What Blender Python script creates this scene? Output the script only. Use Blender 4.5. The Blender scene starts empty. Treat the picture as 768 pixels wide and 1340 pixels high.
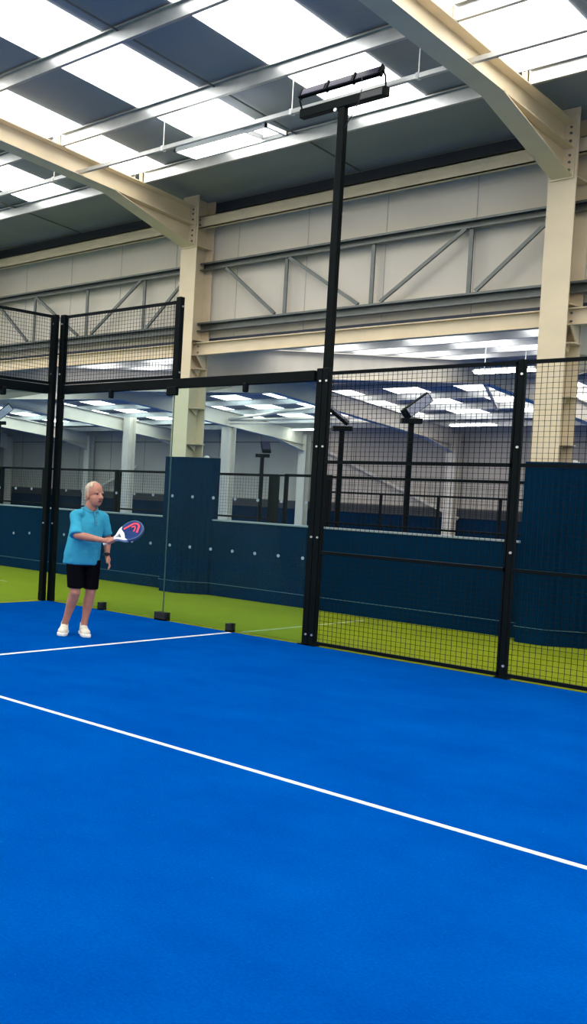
import bpy, bmesh, math, random
from mathutils import Vector, Matrix
random.seed(7)
S = bpy.context.scene
COL = S.collection
PI = math.pi

# ---------------------------------------------------------------- camera
cam_d = bpy.data.cameras.new('camera'); cam = bpy.data.objects.new('camera', cam_d); COL.objects.link(cam)
yaw, pitch, roll, F = -0.9165547612297531, -0.03329110069909368, 0.044894179600546015, 1328.1337571272534
cy_, sy_, cp_, sp_ = math.cos(yaw), math.sin(yaw), math.cos(pitch), math.sin(pitch)
fw = Vector((sy_*cp_, cy_*cp_, sp_)); rt = Vector((cy_, -sy_, 0)); up = rt.cross(fw)
r2 = math.cos(roll)*rt + math.sin(roll)*up; u2 = -math.sin(roll)*rt + math.cos(roll)*up
M = Matrix((r2, u2, -fw)).transposed().to_4x4(); M.translation = Vector((10.1343, -10.3708, 1.6613))
cam.matrix_world = M
cam_d.sensor_fit = 'VERTICAL'; cam_d.sensor_height = 24.0
cam_d.lens = 24.0*F/1340.0
cam_d.shift_x = 508.79/1340.0; cam_d.shift_y = -1.73/1340.0
cam_d.clip_start = 0.05; cam_d.clip_end = 200
S.camera = cam

# ---------------------------------------------------------------- world, light, exposure
W = bpy.data.worlds.new('world'); S.world = W; W.use_nodes = True
W.node_tree.nodes['Background'].inputs[0].default_value = (0.75, 0.85, 1.0, 1)
W.node_tree.nodes['Background'].inputs[1].default_value = 1.0
S.view_settings.view_transform = 'Standard'; S.view_settings.look = 'None'
S.view_settings.gamma = 1.0; S.view_settings.use_curve_mapping = False
S.view_settings.exposure = 0.0
SKY = 5.4          # brightness of the daylight coming through the rooflights

# ---------------------------------------------------------------- materials
def mat(name, col, rough=0.6, metal=0.0, noise=0.0, nscale=8.0, bump=0.0, bscale=60.0, spec=0.5, emis=None, estr=0.0, coat=0.0):
    m = bpy.data.materials.new(name); m.use_nodes = True
    nt = m.node_tree; b = nt.nodes['Principled BSDF']
    b.inputs['Base Color'].default_value = (*col, 1); b.inputs['Roughness'].default_value = rough
    b.inputs['Metallic'].default_value = metal; b.inputs['Specular IOR Level'].default_value = spec
    b.inputs['Coat Weight'].default_value = coat
    if emis: b.inputs['Emission Color'].default_value = (*emis, 1); b.inputs['Emission Strength'].default_value = estr
    tc = nt.nodes.new('ShaderNodeTexCoord')
    if noise:
        n = nt.nodes.new('ShaderNodeTexNoise'); n.inputs['Scale'].default_value = nscale; n.inputs['Detail'].default_value = 6
        nt.links.new(tc.outputs['Object'], n.inputs['Vector'])
        r = nt.nodes.new('ShaderNodeMapRange'); r.inputs[1].default_value = 0.3; r.inputs[2].default_value = 0.7
        r.inputs[3].default_value = 1-noise; r.inputs[4].default_value = 1+noise
        nt.links.new(n.outputs['Fac'], r.inputs[0])
        x = nt.nodes.new('ShaderNodeVectorMath'); x.operation = 'SCALE'; x.inputs[0].default_value = col
        nt.links.new(r.outputs[0], x.inputs['Scale']); nt.links.new(x.outputs[0], b.inputs['Base Color'])
    if bump:
        n = nt.nodes.new('ShaderNodeTexNoise'); n.inputs['Scale'].default_value = bscale; n.inputs['Detail'].default_value = 4
        nt.links.new(tc.outputs['Object'], n.inputs['Vector'])
        p = nt.nodes.new('ShaderNodeBump'); p.inputs['Strength'].default_value = bump; p.inputs['Distance'].default_value = 0.01
        nt.links.new(n.outputs['Fac'], p.inputs['Height']); nt.links.new(p.outputs[0], b.inputs['Normal'])
    return m

def ribbed(name, col, rough, scale, strength, noise=0.04, axis='X', spec=0.4):
    m = mat(name, col, rough, spec=spec, noise=noise, nscale=1.2)
    nt = m.node_tree; b = nt.nodes['Principled BSDF']
    tc = nt.nodes.new('ShaderNodeTexCoord'); w = nt.nodes.new('ShaderNodeTexWave')
    w.bands_direction = axis; w.inputs['Scale'].default_value = scale; w.inputs['Distortion'].default_value = 0
    nt.links.new(tc.outputs['Object'], w.inputs['Vector'])
    p = nt.nodes.new('ShaderNodeBump'); p.inputs['Strength'].default_value = strength; p.inputs['Distance'].default_value = 0.02
    nt.links.new(w.outputs['Fac'], p.inputs['Height']); nt.links.new(p.outputs[0], b.inputs['Normal'])
    return m

def turf(name, col, col2, fleck):
    m = bpy.data.materials.new(name); m.use_nodes = True; nt = m.node_tree; b = nt.nodes['Principled BSDF']
    b.inputs['Roughness'].default_value = 0.9; b.inputs['Specular IOR Level'].default_value = 0.0
    tc = nt.nodes.new('ShaderNodeTexCoord')
    def noise(sc, det=5, rough=.6):
        n = nt.nodes.new('ShaderNodeTexNoise'); n.inputs['Scale'].default_value = sc; n.inputs['Detail'].default_value = det
        n.inputs['Roughness'].default_value = rough
        nt.links.new(tc.outputs['Object'], n.inputs['Vector']); return n
    a = noise(1.3, 8, .65); f = noise(70, 3, .7); g = noise(38, 2, .6)
    r = nt.nodes.new('ShaderNodeValToRGB'); r.color_ramp.elements[0].position = .32; r.color_ramp.elements[1].position = .68
    r.color_ramp.elements[0].color = (*col, 1); r.color_ramp.elements[1].color = (*col2, 1)
    mx = nt.nodes.new('ShaderNodeMix'); mx.data_type = 'FLOAT'; mx.inputs[0].default_value = .5
    nt.links.new(a.outputs['Fac'], mx.inputs[2]); nt.links.new(f.outputs['Fac'], mx.inputs[3])
    nt.links.new(mx.outputs[0], r.inputs[0])
    r2_ = nt.nodes.new('ShaderNodeValToRGB'); r2_.color_ramp.elements[0].position = .72; r2_.color_ramp.elements[1].position = .80
    nt.links.new(g.outputs['Fac'], r2_.inputs[0])
    m2 = nt.nodes.new('ShaderNodeMix'); m2.data_type = 'RGBA'
    nt.links.new(r2_.outputs[0], m2.inputs[0]); nt.links.new(r.outputs[0], m2.inputs[6]); m2.inputs[7].default_value = (*fleck, 1)
    nt.links.new(m2.outputs[2], b.inputs['Base Color'])
    p = nt.nodes.new('ShaderNodeBump'); p.inputs['Strength'].default_value = .35; p.inputs['Distance'].default_value = .01
    nt.links.new(f.outputs['Fac'], p.inputs['Height']); nt.links.new(p.outputs[0], b.inputs['Normal'])
    return m

def glass_mat():
    m = bpy.data.materials.new('clear_glass'); m.use_nodes = True; nt = m.node_tree
    nt.nodes.clear(); o = nt.nodes.new('ShaderNodeOutputMaterial')
    t = nt.nodes.new('ShaderNodeBsdfTransparent'); t.inputs[0].default_value = (0.86, 0.965, 0.975, 1)
    g = nt.nodes.new('ShaderNodeBsdfGlossy'); g.inputs['Roughness'].default_value = 0.02
    d = nt.nodes.new('ShaderNodeBsdfDiffuse'); d.inputs[0].default_value = (.75, .85, .85, 1)
    f = nt.nodes.new('ShaderNodeFresnel'); f.inputs[0].default_value = 1.13
    a = nt.nodes.new('ShaderNodeMixShader'); c = nt.nodes.new('ShaderNodeMixShader')
    c.inputs[0].default_value = 0.004
    nt.links.new(f.outputs[0], a.inputs[0]); nt.links.new(t.outputs[0], a.inputs[1]); nt.links.new(g.outputs[0], a.inputs[2])
    nt.links.new(a.outputs[0], c.inputs[1]); nt.links.new(d.outputs[0], c.inputs[2]); nt.links.new(c.outputs[0], o.inputs[0])
    return m

CREAM = mat('cream_painted_steel', (0.72, 0.61, 0.43), 0.45, noise=.05, nscale=3)
FARCREAM = mat('pale_painted_steel', (0.62, 0.58, 0.49), 0.5, noise=.05, nscale=3)
GALV = mat('galvanised_steel', (0.50, 0.52, 0.53), 0.38, metal=.75, noise=.12, nscale=5)
CHORD = mat('galvanised_lattice_steel', (0.14, 0.155, 0.155), 0.45, metal=.5, noise=.12, nscale=5)
ROOF = mat('grey_roof_lining', (0.27, 0.30, 0.34), 0.6, noise=.08, nscale=1.0)
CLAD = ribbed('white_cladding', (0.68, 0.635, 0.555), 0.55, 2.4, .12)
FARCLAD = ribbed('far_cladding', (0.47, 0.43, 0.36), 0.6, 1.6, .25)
NAVY = mat('navy_trim_and_shade', (0.012, 0.022, 0.05), .5)  # dark blue of the trim band, also used for the painted eaves shade
PAD = ribbed('navy_wall_pad', (0.0010, 0.0195, 0.053), .5, 9.0, .12, noise=.15, spec=.0)
PADY = ribbed('navy_column_pad', (0.0010, 0.0195, 0.053), .5, 5.0, .5, noise=.15, axis='X', spec=.0)
SEAM = mat('pale_seam', (0.05, 0.13, 0.17), .5)
CAP = mat('pale_wall_capping', (0.22, 0.28, 0.32), .5)
BLACK = mat('black_powder_coat', (0.0020, 0.0045, 0.0055), .5, noise=.2, nscale=3, spec=.08)
WIRE = mat('black_mesh_wire', (0.004, 0.006, 0.007), .6, spec=.1)
RUBBER = mat('black_rubber', (0.006, 0.006, 0.007), .6)
BLUE = turf('blue_turf', (0.000, 0.042, 0.245), (0.000, 0.076, 0.350), (0.010, 0.16, 0.50))
GREEN = turf('green_turf', (0.185, 0.235, 0.014), (0.25, 0.305, 0.024), (0.29, 0.34, 0.04))
WHITE = mat('white_line', (0.62, 0.68, 0.72), .8, bump=.3, bscale=90)
PALELINE = mat('faded_line', (0.34, 0.40, 0.16), .8)
GLASS = glass_mat()
DAY = mat('rooflight_sheet', (0.8, 0.8, 0.78), .6, emis=(1.0, 0.975, 0.915), estr=SKY)
TUBE = mat('lit_tube', (0.9, 0.9, 0.9), .4, emis=(1.0, 0.95, 0.88), estr=18.0)
LED = mat('flood_lens', (0.045, 0.042, 0.075), .3, spec=.3)
STEEL = mat('bright_bolt', (0.75, 0.76, 0.76), .3, metal=.8)
WHITEP = mat('white_plastic', (0.78, 0.80, 0.78), .4)
BRICK = mat('grey_plinth', (0.035, 0.04, 0.045), .8)
DISC = mat('pale_disc', (0.26, 0.36, 0.40), .5)

# ---------------------------------------------------------------- mesh helpers
class MB:
    def __init__(s): s.v = []; s.f = []
    def raw(s, vs, fs):
        n = len(s.v); s.v += [tuple(p) for p in vs]; s.f += [tuple(i+n for i in f) for f in fs]; return s
    def box(s, x0, x1, y0, y1, z0, z1):
        vs = [(x, y, z) for x in (x0, x1) for y in (y0, y1) for z in (z0, z1)]
        return s.raw(vs, [(0,1,3,2),(4,6,7,5),(0,4,5,1),(2,3,7,6),(0,2,6,4),(1,5,7,3)])
    def bar(s, a, b, w, h, upv=(0,0,1), cap=True):
        a = Vector(a); b = Vector(b); d = (b-a).normalized(); u = Vector(upv)
        if abs(d.dot(u)) > .98: u = Vector((1,0,0))
        r = d.cross(u).normalized(); u = r.cross(d).normalized()
        vs = []
        for p in (a, b):
            for i, j in ((-1,-1),(1,-1),(1,1),(-1,1)): vs.append(p + r*i*w/2 + u*j*h/2)
        fs = [(0,1,5,4),(1,2,6,5),(2,3,7,6),(3,0,4,7)]
        if cap: fs += [(3,2,1,0),(4,5,6,7)]
        return s.raw(vs, fs)
    def tube(s, pts, rad, n=8, cap=True):
        pts = [Vector(p) for p in pts]; rs = rad if isinstance(rad, (list, tuple)) else [rad]*len(pts)
        vs = []; prev = None
        for i, p in enumerate(pts):
            d = (pts[min(i+1, len(pts)-1)] - pts[max(i-1, 0)]).normalized()
            u = Vector((0,0,1)) if abs(d.z) < .9 else Vector((1,0,0))
            if prev: u = prev
            r = d.cross(u).normalized(); u = r.cross(d).normalized(); prev = u
            for k in range(n):
                a = 2*PI*k/n; vs.append(p + (r*math.cos(a) + u*math.sin(a))*rs[i])
        fs = []
        for i in range(len(pts)-1):
            for k in range(n):
                a = i*n+k; b = i*n+(k+1) % n; fs.append((a, b, b+n, a+n))
        if cap: fs += [tuple(range(n))[::-1], tuple(range((len(pts)-1)*n, len(pts)*n))]
        return s.raw(vs, fs)
    def prism(s, poly, axis, a, b):
        # poly in the two other axes (cyclic order), extruded from a to b
        def P(p, t):
            if axis == 'x': return (t, p[0], p[1])
            if axis == 'y': return (p[0], t, p[1])
            return (p[0], p[1], t)
        n = len(poly); vs = [P(p, a) for p in poly] + [P(p, b) for p in poly]
        return s.raw(vs, [tuple(range(n))[::-1], tuple(range(n, 2*n))] + [(i, (i+1) % n, (i+1) % n+n, i+n) for i in range(n)])
    def build(s, name, m, parent=None, bevel=0, smooth=False, kind=None, loc=None):
        me = bpy.data.meshes.new(name)
        vs = s.v
        if loc is not None: vs = [(x-loc[0], y-loc[1], z-loc[2]) for x, y, z in s.v]
        me.from_pydata(vs, [], s.f); me.validate(); 
        bm = bmesh.new(); bm.from_mesh(me); bmesh.ops.recalc_face_normals(bm, faces=bm.faces)
        if bevel: bmesh.ops.bevel(bm, geom=list(bm.edges), offset=bevel, segments=1, affect='EDGES', clamp_overlap=True)
        bm.to_mesh(me); bm.free()
        me.materials.append(m)
        if smooth:
            for p in me.polygons: p.use_smooth = True
        o = bpy.data.objects.new(name, me); COL.objects.link(o)
        if loc is not None: o.location = loc
        if parent: o.parent = parent
        if kind: o['kind'] = kind
        return o

def tag(o, label, cat, group=None):
    o['label'] = label; o['category'] = cat
    if group: o['group'] = group
    return o
def thing(name, label, cat, loc, rz=0, group=None):
    o = bpy.data.objects.new(name, None); COL.objects.link(o); o.location = loc; o.rotation_euler = (0, 0, rz)
    o.empty_display_size = .1
    return tag(o, label, cat, group)
def copy_tree(o, parent=None):
    c = o.copy(); COL.objects.link(c); c.parent = parent
    for ch in list(o.children): copy_tree(ch, c)
    return c
def struct(name, mb, m, parent=None, **k):
    return mb.build(name, m, parent, kind='structure', **k)

# ================================================================ THE SHELL
def near_top(y): return 6.43 - .08*y if y > -10.5 else 6.43 + .84 - .08*(-10.5 - y)   # top of near rafters
def near_sheet(y): return near_top(y) + .185
def far_top(y): return 4.02 + .08*(min(y, 27.9-y) - 3.6)                       # top of far rafters, ridge at y = 13.95
def far_sheet(y): return far_top(y) + .2
XL, XR = -33.0, 24.0
YB, YF = -24.4, 24.75
BX = -0.25; BAY = 5.35

m = MB().box(XL, XR, YB, YF, -.12, -.004); struct('floor', m, GREEN)
m = MB().box(0, 20, -10, .03, -.003, .0); court = struct('floor', m, BLUE)
ln = MB().box(3.02, 3.07, -10, -.02, .0, .002); ln.build('court_line', WHITE, court)
ln = MB().box(2.85, 17.15, -5.025, -4.975, .0, .002); ln.build('court_line', WHITE, court)
m = MB().box(0, 20, -21.5, -11.5, -.003, .0); struct('floor', m, BLUE)  # unseen neighbouring court, added to bounce blue light into the hall
m = MB().box(-22, -2.6, -10.2, -.2, -.003, .0); struct('floor', m, BLUE)  # another unseen court, added for its blue bounce
m = MB().box(-32.5, 12, 4.2, 24.4, -.003, .0); struct('floor', m, BLUE)  # unseen far hall floor, made blue to tint the walls by bounce
# faded lines of the green floor outside the cage
m = MB().box(3.06, 3.11, .15, 2.95, -.004, -.001); struct('floor_line', m, PALELINE)
m = MB().box(-12, -2.2, 1.28, 1.32, -.004, -.001); struct('floor_line', m, PALELINE)
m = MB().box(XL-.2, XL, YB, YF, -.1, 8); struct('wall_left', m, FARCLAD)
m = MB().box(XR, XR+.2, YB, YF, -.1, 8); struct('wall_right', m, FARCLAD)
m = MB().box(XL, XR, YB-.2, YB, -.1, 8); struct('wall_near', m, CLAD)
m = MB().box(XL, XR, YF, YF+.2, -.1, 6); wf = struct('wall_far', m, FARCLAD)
m = MB().box(XL, XR, YF-.10, YF-.02, 0, 1.12); struct('far_wall_pad', m, PAD, wf)
m = MB().box(XL, XR, YF-.12, YF-.02, 1.12, 1.42); struct('plinth', m, BRICK, wf)
# near roof, two slopes
def slope(y0, y1, fz, t=.06):
    return [(y0, fz(y0)), (y1, fz(y1)), (y1, fz(y1)+t), (y0, fz(y0)+t)]
m = MB().prism(slope(-10.5+.0001, 3.75, near_sheet), 'x', XL, XR); struct('ceiling', m, ROOF)
m = MB().prism(slope(YB, -10.5, near_sheet), 'x', XL, XR); struct('ceiling', m, ROOF)
m = MB().prism(slope(3.7, 13.95, far_sheet), 'x', XL, XR); struct('ceiling', m, ROOF)
m = MB().prism(slope(13.95, YF, far_sheet), 'x', XL, XR); struct('ceiling', m, ROOF)
# rooflights
wn = 0
for k in range(-13, 11):
    x0 = 1.205 + 1.915*k; x1 = x0 + .925
    for (ya, yb, fz) in ((-9.6, 1.83, near_sheet), (-22, -11.4, near_sheet), (5.5, 12.2, far_sheet), (16.9, 22.3, far_sheet)):
        wn += 1
        m = MB().prism([(ya, fz(ya)-.012), (yb, fz(yb)-.012), (yb, fz(yb)+.004), (ya, fz(ya)+.004)], 'x', x0, x1)
        struct('window_%d' % wn, m, DAY)
# upper cladding above the low wall
w = MB().box(XL, XR, 3.60, 3.70, 4.13, 6.50); wu = struct('wall_upper', w, CLAD)
s_ = MB()
for i in range(-26, 20): s_.box(i*1.2+.33, i*1.2+.336, 3.594, 3.60, 4.14, 6.31)
s_.build('cladding_joint', mat('joint_grey', (.40, .40, .40), .6), wu)
m = MB().box(XL, XR, 3.56, 3.68, 4.045, 4.128); struct('trim_1', m, NAVY)
# low padded wall
w = MB().box(XL, XR, 3.35, 3.60, 0, 1.185); wl = struct('wall_middle', w, PAD)
MB().box(XL, XR, 3.335, 3.615, 1.185, 1.205).build('capping', CAP, wl)
MB().box(XL, XR, 3.343, 3.35, .185, .193).build('pad_seam', SEAM, wl)

# ================================================================ STEEL FRAME
ORD = ['first', 'second', 'third', 'fourth', 'fifth', 'sixth', 'seventh', 'eighth', 'ninth', 'tenth', 'eleventh', 'twelfth']
colname = {-1: 'past the left picture edge', 0: 'behind the glass wall', 1: 'behind the mesh fence', 2: 'past the right picture edge'}
def plate_bolts(par, pts, nrm, r=.013):
    for p in pts:
        b = MB(); a = Vector(p); b.tube([a, a+Vector(nrm)*.018], r, 6); b.build('bolt', STEEL, par)
for k in (-1, 0, 1, 2):
    x = BX + BAY*k; xl, xr = x-.15, x+.15
    t = thing('steel_column', 'cream steel column rising from a navy pad, ' + colname[k], 'column', (x, 3.33, 0))
    def L(mb): 
        mb.v = [(a-x, b-3.33, c) for a, b, c in mb.v]; return mb
    m = MB().box(xl, xr, 3.10, 3.12, 0, 6.36).box(xl, xr, 3.53, 3.55, 0, 6.36).box(x-.007, x+.007, 3.12, 3.53, 0, 6.36)
    L(m).build('shaft', CREAM, t)
    for z in (5.56, 4.075, 3.62, 2.98, 2.40):
        m = MB()
        if z > 4: m.box(x+.007, xr-.012, 3.12, 3.53, z-.008, z+.008)
        else: m.prism([(x+.007, 3.26), (xr+.02, 3.30), (xr+.02, 3.56), (x+.007, 3.53)], 'z', z-.007, z+.007); m.prism([(3.30, z-.007), (3.50, z-.007), (3.44, z-.11)], 'x', x+.05, x+.06)
        L(m).build('stiffener', CREAM, t)
    m = MB().prism([(3.24, 3.83), (3.50, 3.83), (3.50, 3.63), (3.44, 3.63)], 'x', xr-.02, xr-.005); L(m).build('gusset', CREAM, t)
    # rafter with haunch
    r = thing('roof_rafter', 'cream roof rafter with tapered haunch on the column ' + colname[k], 'rafter', (x, 3.1, 6.1))
    def R(mb):
        mb.v = [(a-x, b-3.1, c-6.1) for a, b, c in mb.v]; return mb
    fl = .11; ya = -10.5
    m = MB()
    for (z0, z1) in ((-.014, 0), (-.30, -.286)):
        m.prism([(ya, near_top(ya+.01)+z0), (3.09, near_top(3.09)+z0), (3.09, near_top(3.09)+z1), (ya, near_top(ya+.01)+z1)], 'x', x-fl, x+fl)
    m.prism([(ya, near_top(ya+.01)-.29), (3.09, near_top(3.09)-.29), (3.09, near_top(3.09)-.01), (ya, near_top(ya+.01)-.01)], 'x', x-.005, x+.005)
    R(m).build('beam', CREAM, r)
    m = MB()
    hz = near_top(1.15)-.30
    m.prism([(1.15, hz), (3.09, 5.545), (3.09, 5.56), (1.15, hz+.014)], 'x', x-fl, x+fl)
    m.prism([(1.15, hz), (3.09, 5.55), (3.09, near_top(3.09)-.29)], 'x', x-.005, x+.005)
    R(m).build('haunch', CREAM, r)
    m = MB().box(x-.125, x+.125, 3.075, 3.10, 5.53, 6.27); R(m).build('end_plate', CREAM, r)
    for z in (6.13, 6.06, 5.97, 5.80, 5.72, 5.63):
        for dx in (-.075, .075):
            b = MB().tube([(x+dx, 3.078, z), (x+dx, 3.058, z)], .015, 6); R(b).build('bolt', CHORD, r)
    for Y in (1.82, .03, -1.74, -3.51, -5.28, -7.05, -8.82):
        z = near_top(Y)
        m = MB().box(x+.02, x+.075, Y-.012, Y+.0, z, z+.15).box(x+.02, x+.035, Y-.03, Y+.0, z, z+.15).box(x+.06, x+.075, Y-.03, Y+.0, z, z+.15)
        R(m).build('cleat', CREAM, r)

bayname = {-2: 'outermost left bay', -1: 'bay left of both cream columns', 0: 'bay between both cream columns', 1: 'bay right of both cream columns'}
for k in (-2, -1, 0, 1):
    xa, xb = BX+BAY*k+.012, BX+BAY*(k+1)-.012
    xm = (xa+xb)/2
    # purlins (Z section)
    for j, Y in enumerate((1.82, .03, -1.74, -3.51, -5.28, -7.05, -8.82)):
        z = near_top(Y); y0 = Y
        m = MB().box(xa+.07, xb-.07, y0-.003, y0+.003, z, z+.165).box(xa+.07, xb-.07, y0, y0+.055, z, z+.005)
        m.box(xa+.07, xb-.07, y0-.055, y0, z+.16, z+.165).box(xa+.07, xb-.07, y0+.05, y0+.055, z, z+.018).box(xa+.07, xb-.07, y0-.055, y0-.05, z+.147, z+.165)
        tag(m.build('roof_purlin', GALV, loc=(xm, Y, z)), 'galvanised roof purlin, %s from the cladding, %s' % (ORD[j], bayname[k]), 'purlin')
    # sag rod across the purlins
    m = MB(); m.tube([(xm-.06, 3.5, near_sheet(3.5)-.05), (xm-.06, -9.5, near_sheet(-9.5)-.05)], .011, 6)
    tag(m.build('sag_rod', CHORD, loc=(xm, 3.5, 6.3)), 'thin dark rod along the roof lining, ' + bayname[k], 'rod')
    # dark strip painted as the shade at the eaves, and eaves beam
    m = MB().box(xa+.0, xb, 3.56, 3.594, 6.16, 6.31)
    tag(m.build('eaves_shade_strip', NAVY, loc=(xm, 3.58, 6.2)), 'dark strip painted as shade under the roof edge, ' + bayname[k], 'purlin')
    m = MB().box(xa, xb, 3.27, 3.285, 5.865, 6.055).box(xa, xb, 3.27, 3.36, 6.04, 6.055).box(xa, xb, 3.27, 3.36, 5.865, 5.88)
    e = thing('eaves_beam', 'cream channel beam just under the roof, ' + bayname[k], 'beam', (xm, 3.3, 5.9))
    m.v = [(a-xm, b-3.3, c-5.9) for a, b, c in m.v]; m.build('channel', CREAM, e)
    for z in (5.92, 6.0):
        b = MB().tube([(xa+.06, 3.27, z), (xa+.06, 3.255, z)], .013, 6); b.v = [(p-xm, q-3.3, s-5.9) for p, q, s in b.v]; b.build('bolt', CHORD, e)
    # lattice truss
    t = thing('lattice_girder', 'galvanised lattice girder before white cladding, ' + bayname[k], 'truss', (xm, 3.45, 4.24))
    def T(mb):
        mb.v = [(a-xm, b-3.45, c-4.24) for a, b, c in mb.v]; return mb
    def chan(z0, z1):
        m = MB(); m.box(xa, xb, 3.50, 3.508, z0, z1); m.box(xa, xb, 3.40, 3.50, z1-.008, z1); m.box(xa, xb, 3.40, 3.50, z0, z0+.008)
        m.box(xa, xb, 3.398, 3.404, z1-.028, z1); m.box(xa, xb, 3.398, 3.404, z0, z0+.018); return m
    T(chan(5.215, 5.335)).build('top_chord', CHORD, t)
    T(chan(4.235, 4.375)).build('bottom_chord', CHORD, t)
    vx = [BX+BAY*k + d for d in (1.545, 2.89, 4.20)]
    for v in vx:
        T(MB().box(v-.025, v+.025, 3.44, 3.47, 4.37, 5.22)).build('upright', CHORD, t)
    x0 = BX+BAY*k
    for (xa_, za_), (xb_, zb_) in (((x0+.50, 5.20), (x0+1.40, 4.39)), ((x0+1.60, 5.21), (x0+2.72, 4.39)), ((x0+4.14, 5.22), (x0+3.04, 4.39)), ((x0+5.14, 5.18), (x0+4.30, 4.39))):
        T(MB().bar((xa_, 3.425, za_), (xb_, 3.425, zb_), .045, .04, (0, 1, 0))).build('diagonal', CHORD, t)
    # cream tie beam
    xa2, xb2 = xa, xb
    m = MB().box(xa2, xb2, 3.335, 3.345, 3.83, 4.035).box(xa2, xb2, 3.27, 3.41, 4.022, 4.035).box(xa2, xb2, 3.27, 3.41, 3.83, 3.843)
    b = thing('tie_beam', 'cream beam below the dark strip, ' + bayname[k], 'beam', (xm, 3.34, 3.83))
    m.v = [(p-xm, q-3.34, s-3.83) for p, q, s in m.v]; m.build('beam', CREAM, b)
    for z in (3.88, 3.98):
        c = MB().tube([(xa2+.1, 3.335, z), (xa2+.1, 3.318, z)], .014, 6); c.v = [(p-xm, q-3.34, s-3.83) for p, q, s in c.v]; c.build('bolt', CHORD, b)

# pads around the columns
for k in (-1, 0, 1, 2):
    x = BX + BAY*k
    m = MB(); poly = []
    for (cx, cy, a0) in ((x-.17+.06, 2.98+.06, PI),):
        for i in range(5): a = a0 + i*PI/8; poly.append((cx+.06*math.cos(a), cy+.06*math.sin(a)))
    poly += [(x+.15, 2.98), (x+.18, 2.985), (x+.53, 3.31), (x+.56, 3.345), (x+.56, 3.47), (x-.17, 3.64)]
    m.prism(poly, 'z', 0, 2.18)
    t = thing('column_pad', 'tall navy padded wrap on the cream column ' + colname[k], 'padding', (x, 3.3, 0))
    m.v = [(p-x, q-3.3, s) for p, q, s in m.v]; m.build('wrap', PADY, t)
    m = MB(); m.prism([(-.175, .05), (-.175, -.31), (-.16, -.325), (.182, -.323), (.565, .01), (.565, .05)], 'z', .186, .193); m.build('pad_seam', SEAM, t)
    if k in (0, 1):
        m = MB()
        n = 14
        for i in range(6):
            a = i*PI/2/5; ring = [(.055*math.cos(a)*math.cos(2*PI*j/n), .055*math.cos(a)*math.sin(2*PI*j/n), .05*math.sin(a)+.002) for j in range(n)]
            m.v += ring
        m.f = [(i*n+j, i*n+(j+1) % n, (i+1)*n+(j+1) % n, (i+1)*n+j) for i in range(5) for j in range(n)] + [tuple(range(n))[::-1], tuple(range(5*n, 6*n))]
        o = m.build('white_dome', WHITEP, smooth=True); o.location = (x+.13, 3.68, 2.18)
        tag(o, 'small white dome resting on top of the navy pad ' + ('behind the glass' if k == 0 else 'at the right edge'), 'dome')
# ================================================================ HIGH-LEVEL TRAY AND LUMINAIRE
for k in (-2, -1, 0, 1):
    xa, xb = BX+BAY*k, BX+BAY*(k+1)
    t = thing('cable_tray', 'pale steel cable tray, ' + bayname[k], 'cable tray', (xa, .44, 6.15))
    m = MB().box(0, BAY-.002, -.028, .028, -.022, -.018).box(0, BAY-.002, -.03, -.026, -.024, .026).box(0, BAY-.002, .026, .03, -.024, .026)
    m.build('tray', GALV, t)
    for X in (1.55, 3.42, 4.9):
        h = MB().tube([(X, 0, -.02), (X, 0, near_sheet(.44)-6.15)], .005, 6); h.box(X-.015, X+.015, -.036, .036, -.032, .034); h.build('hanger', WHITEP, t)
t = thing('ceiling_light', 'lit white batten luminaire in a rectangular frame beside the near cable tray', 'light', (1.45, .48, 6.10))
m = MB().box(0, 1.36, .43, .46, -.02, .03).box(0, 1.36, 0, .025, -.02, .03).box(1.335, 1.36, 0, .46, -.02, .03).box(0, .025, 0, .46, -.02, .03); m.build('frame', WHITEP, t)
m = MB().prism([(.03, .03), (.43, .03), (.33, .07), (.13, .07)], 'x', .03, 1.02); m.build('reflector', WHITEP, t)
m = MB().box(.03, 1.02, .04, .42, .0, .02); m.build('diffuser', TUBE, t)
m = MB().box(1.02, 1.04, .03, .43, 0, .06).box(1.05, 1.30, -.02, .0, .02, .05); m.build('gear_box', GALV, t)

# ================================================================ FAR HALL
far_labels = {-5: 'far left', -4: 'ending left of the corner post', -3: 'ending above the player', -2: 'ending right of the padded column', -1: 'ending behind the mesh panel', 0: 'springing from the left near column', 1: 'springing from the right near column'}
for k in range(-5, 2):
    x = BX + BAY*k
    t = thing('portal_rafter', 'pale pitched far hall rafter, ' + far_labels[k], 'rafter', (x, 13.95, 0))
    m = MB()
    for (y0, y1) in ((3.7, 13.95), (13.95, 24.27)):
        for (z0, z1, hw) in ((-.014, 0, .10), (-.50, -.485, .10), (-.49, -.01, .005)):
            m.prism([(y0, far_top(y0)+z0), (y1, far_top(y1)+z0), (y1, far_top(y1)+z1), (y0, far_top(y0)+z1)], 'x', -hw, hw)
    m.v = [(a, b-13.95, c) for a, b, c in m.v]; m.build('beam', FARCREAM, t)
    for (y0, y1) in ((22.3, 24.27), (5.8, 3.7)):
        m = MB(); z0 = far_top(y0)-.50
        m.prism([(y0, z0), (y1, 3.28), (y1, 3.295), (y0, z0+.015)], 'x', -.10, .10)
        m.prism([(y0, z0), (y1, 3.29), (y1, far_top(y1)-.3), (y0, z0+.1)], 'x', -.003, .003)
        m.v = [(a, b-13.95, c) for a, b, c in m.v]; m.build('haunch', FARCREAM, t)
    c = thing('portal_column', 'cream far wall column, its rafter ' + far_labels[k], 'column', (x, 24.5, 0))
    MB().box(-.15, .15, -.22, -.2, 0, 3.9).box(-.15, .15, .1, .12, 0, 3.9).box(-.006, .006, -.2, .1, 0, 3.9).build('shaft', FARCREAM, c)
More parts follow.
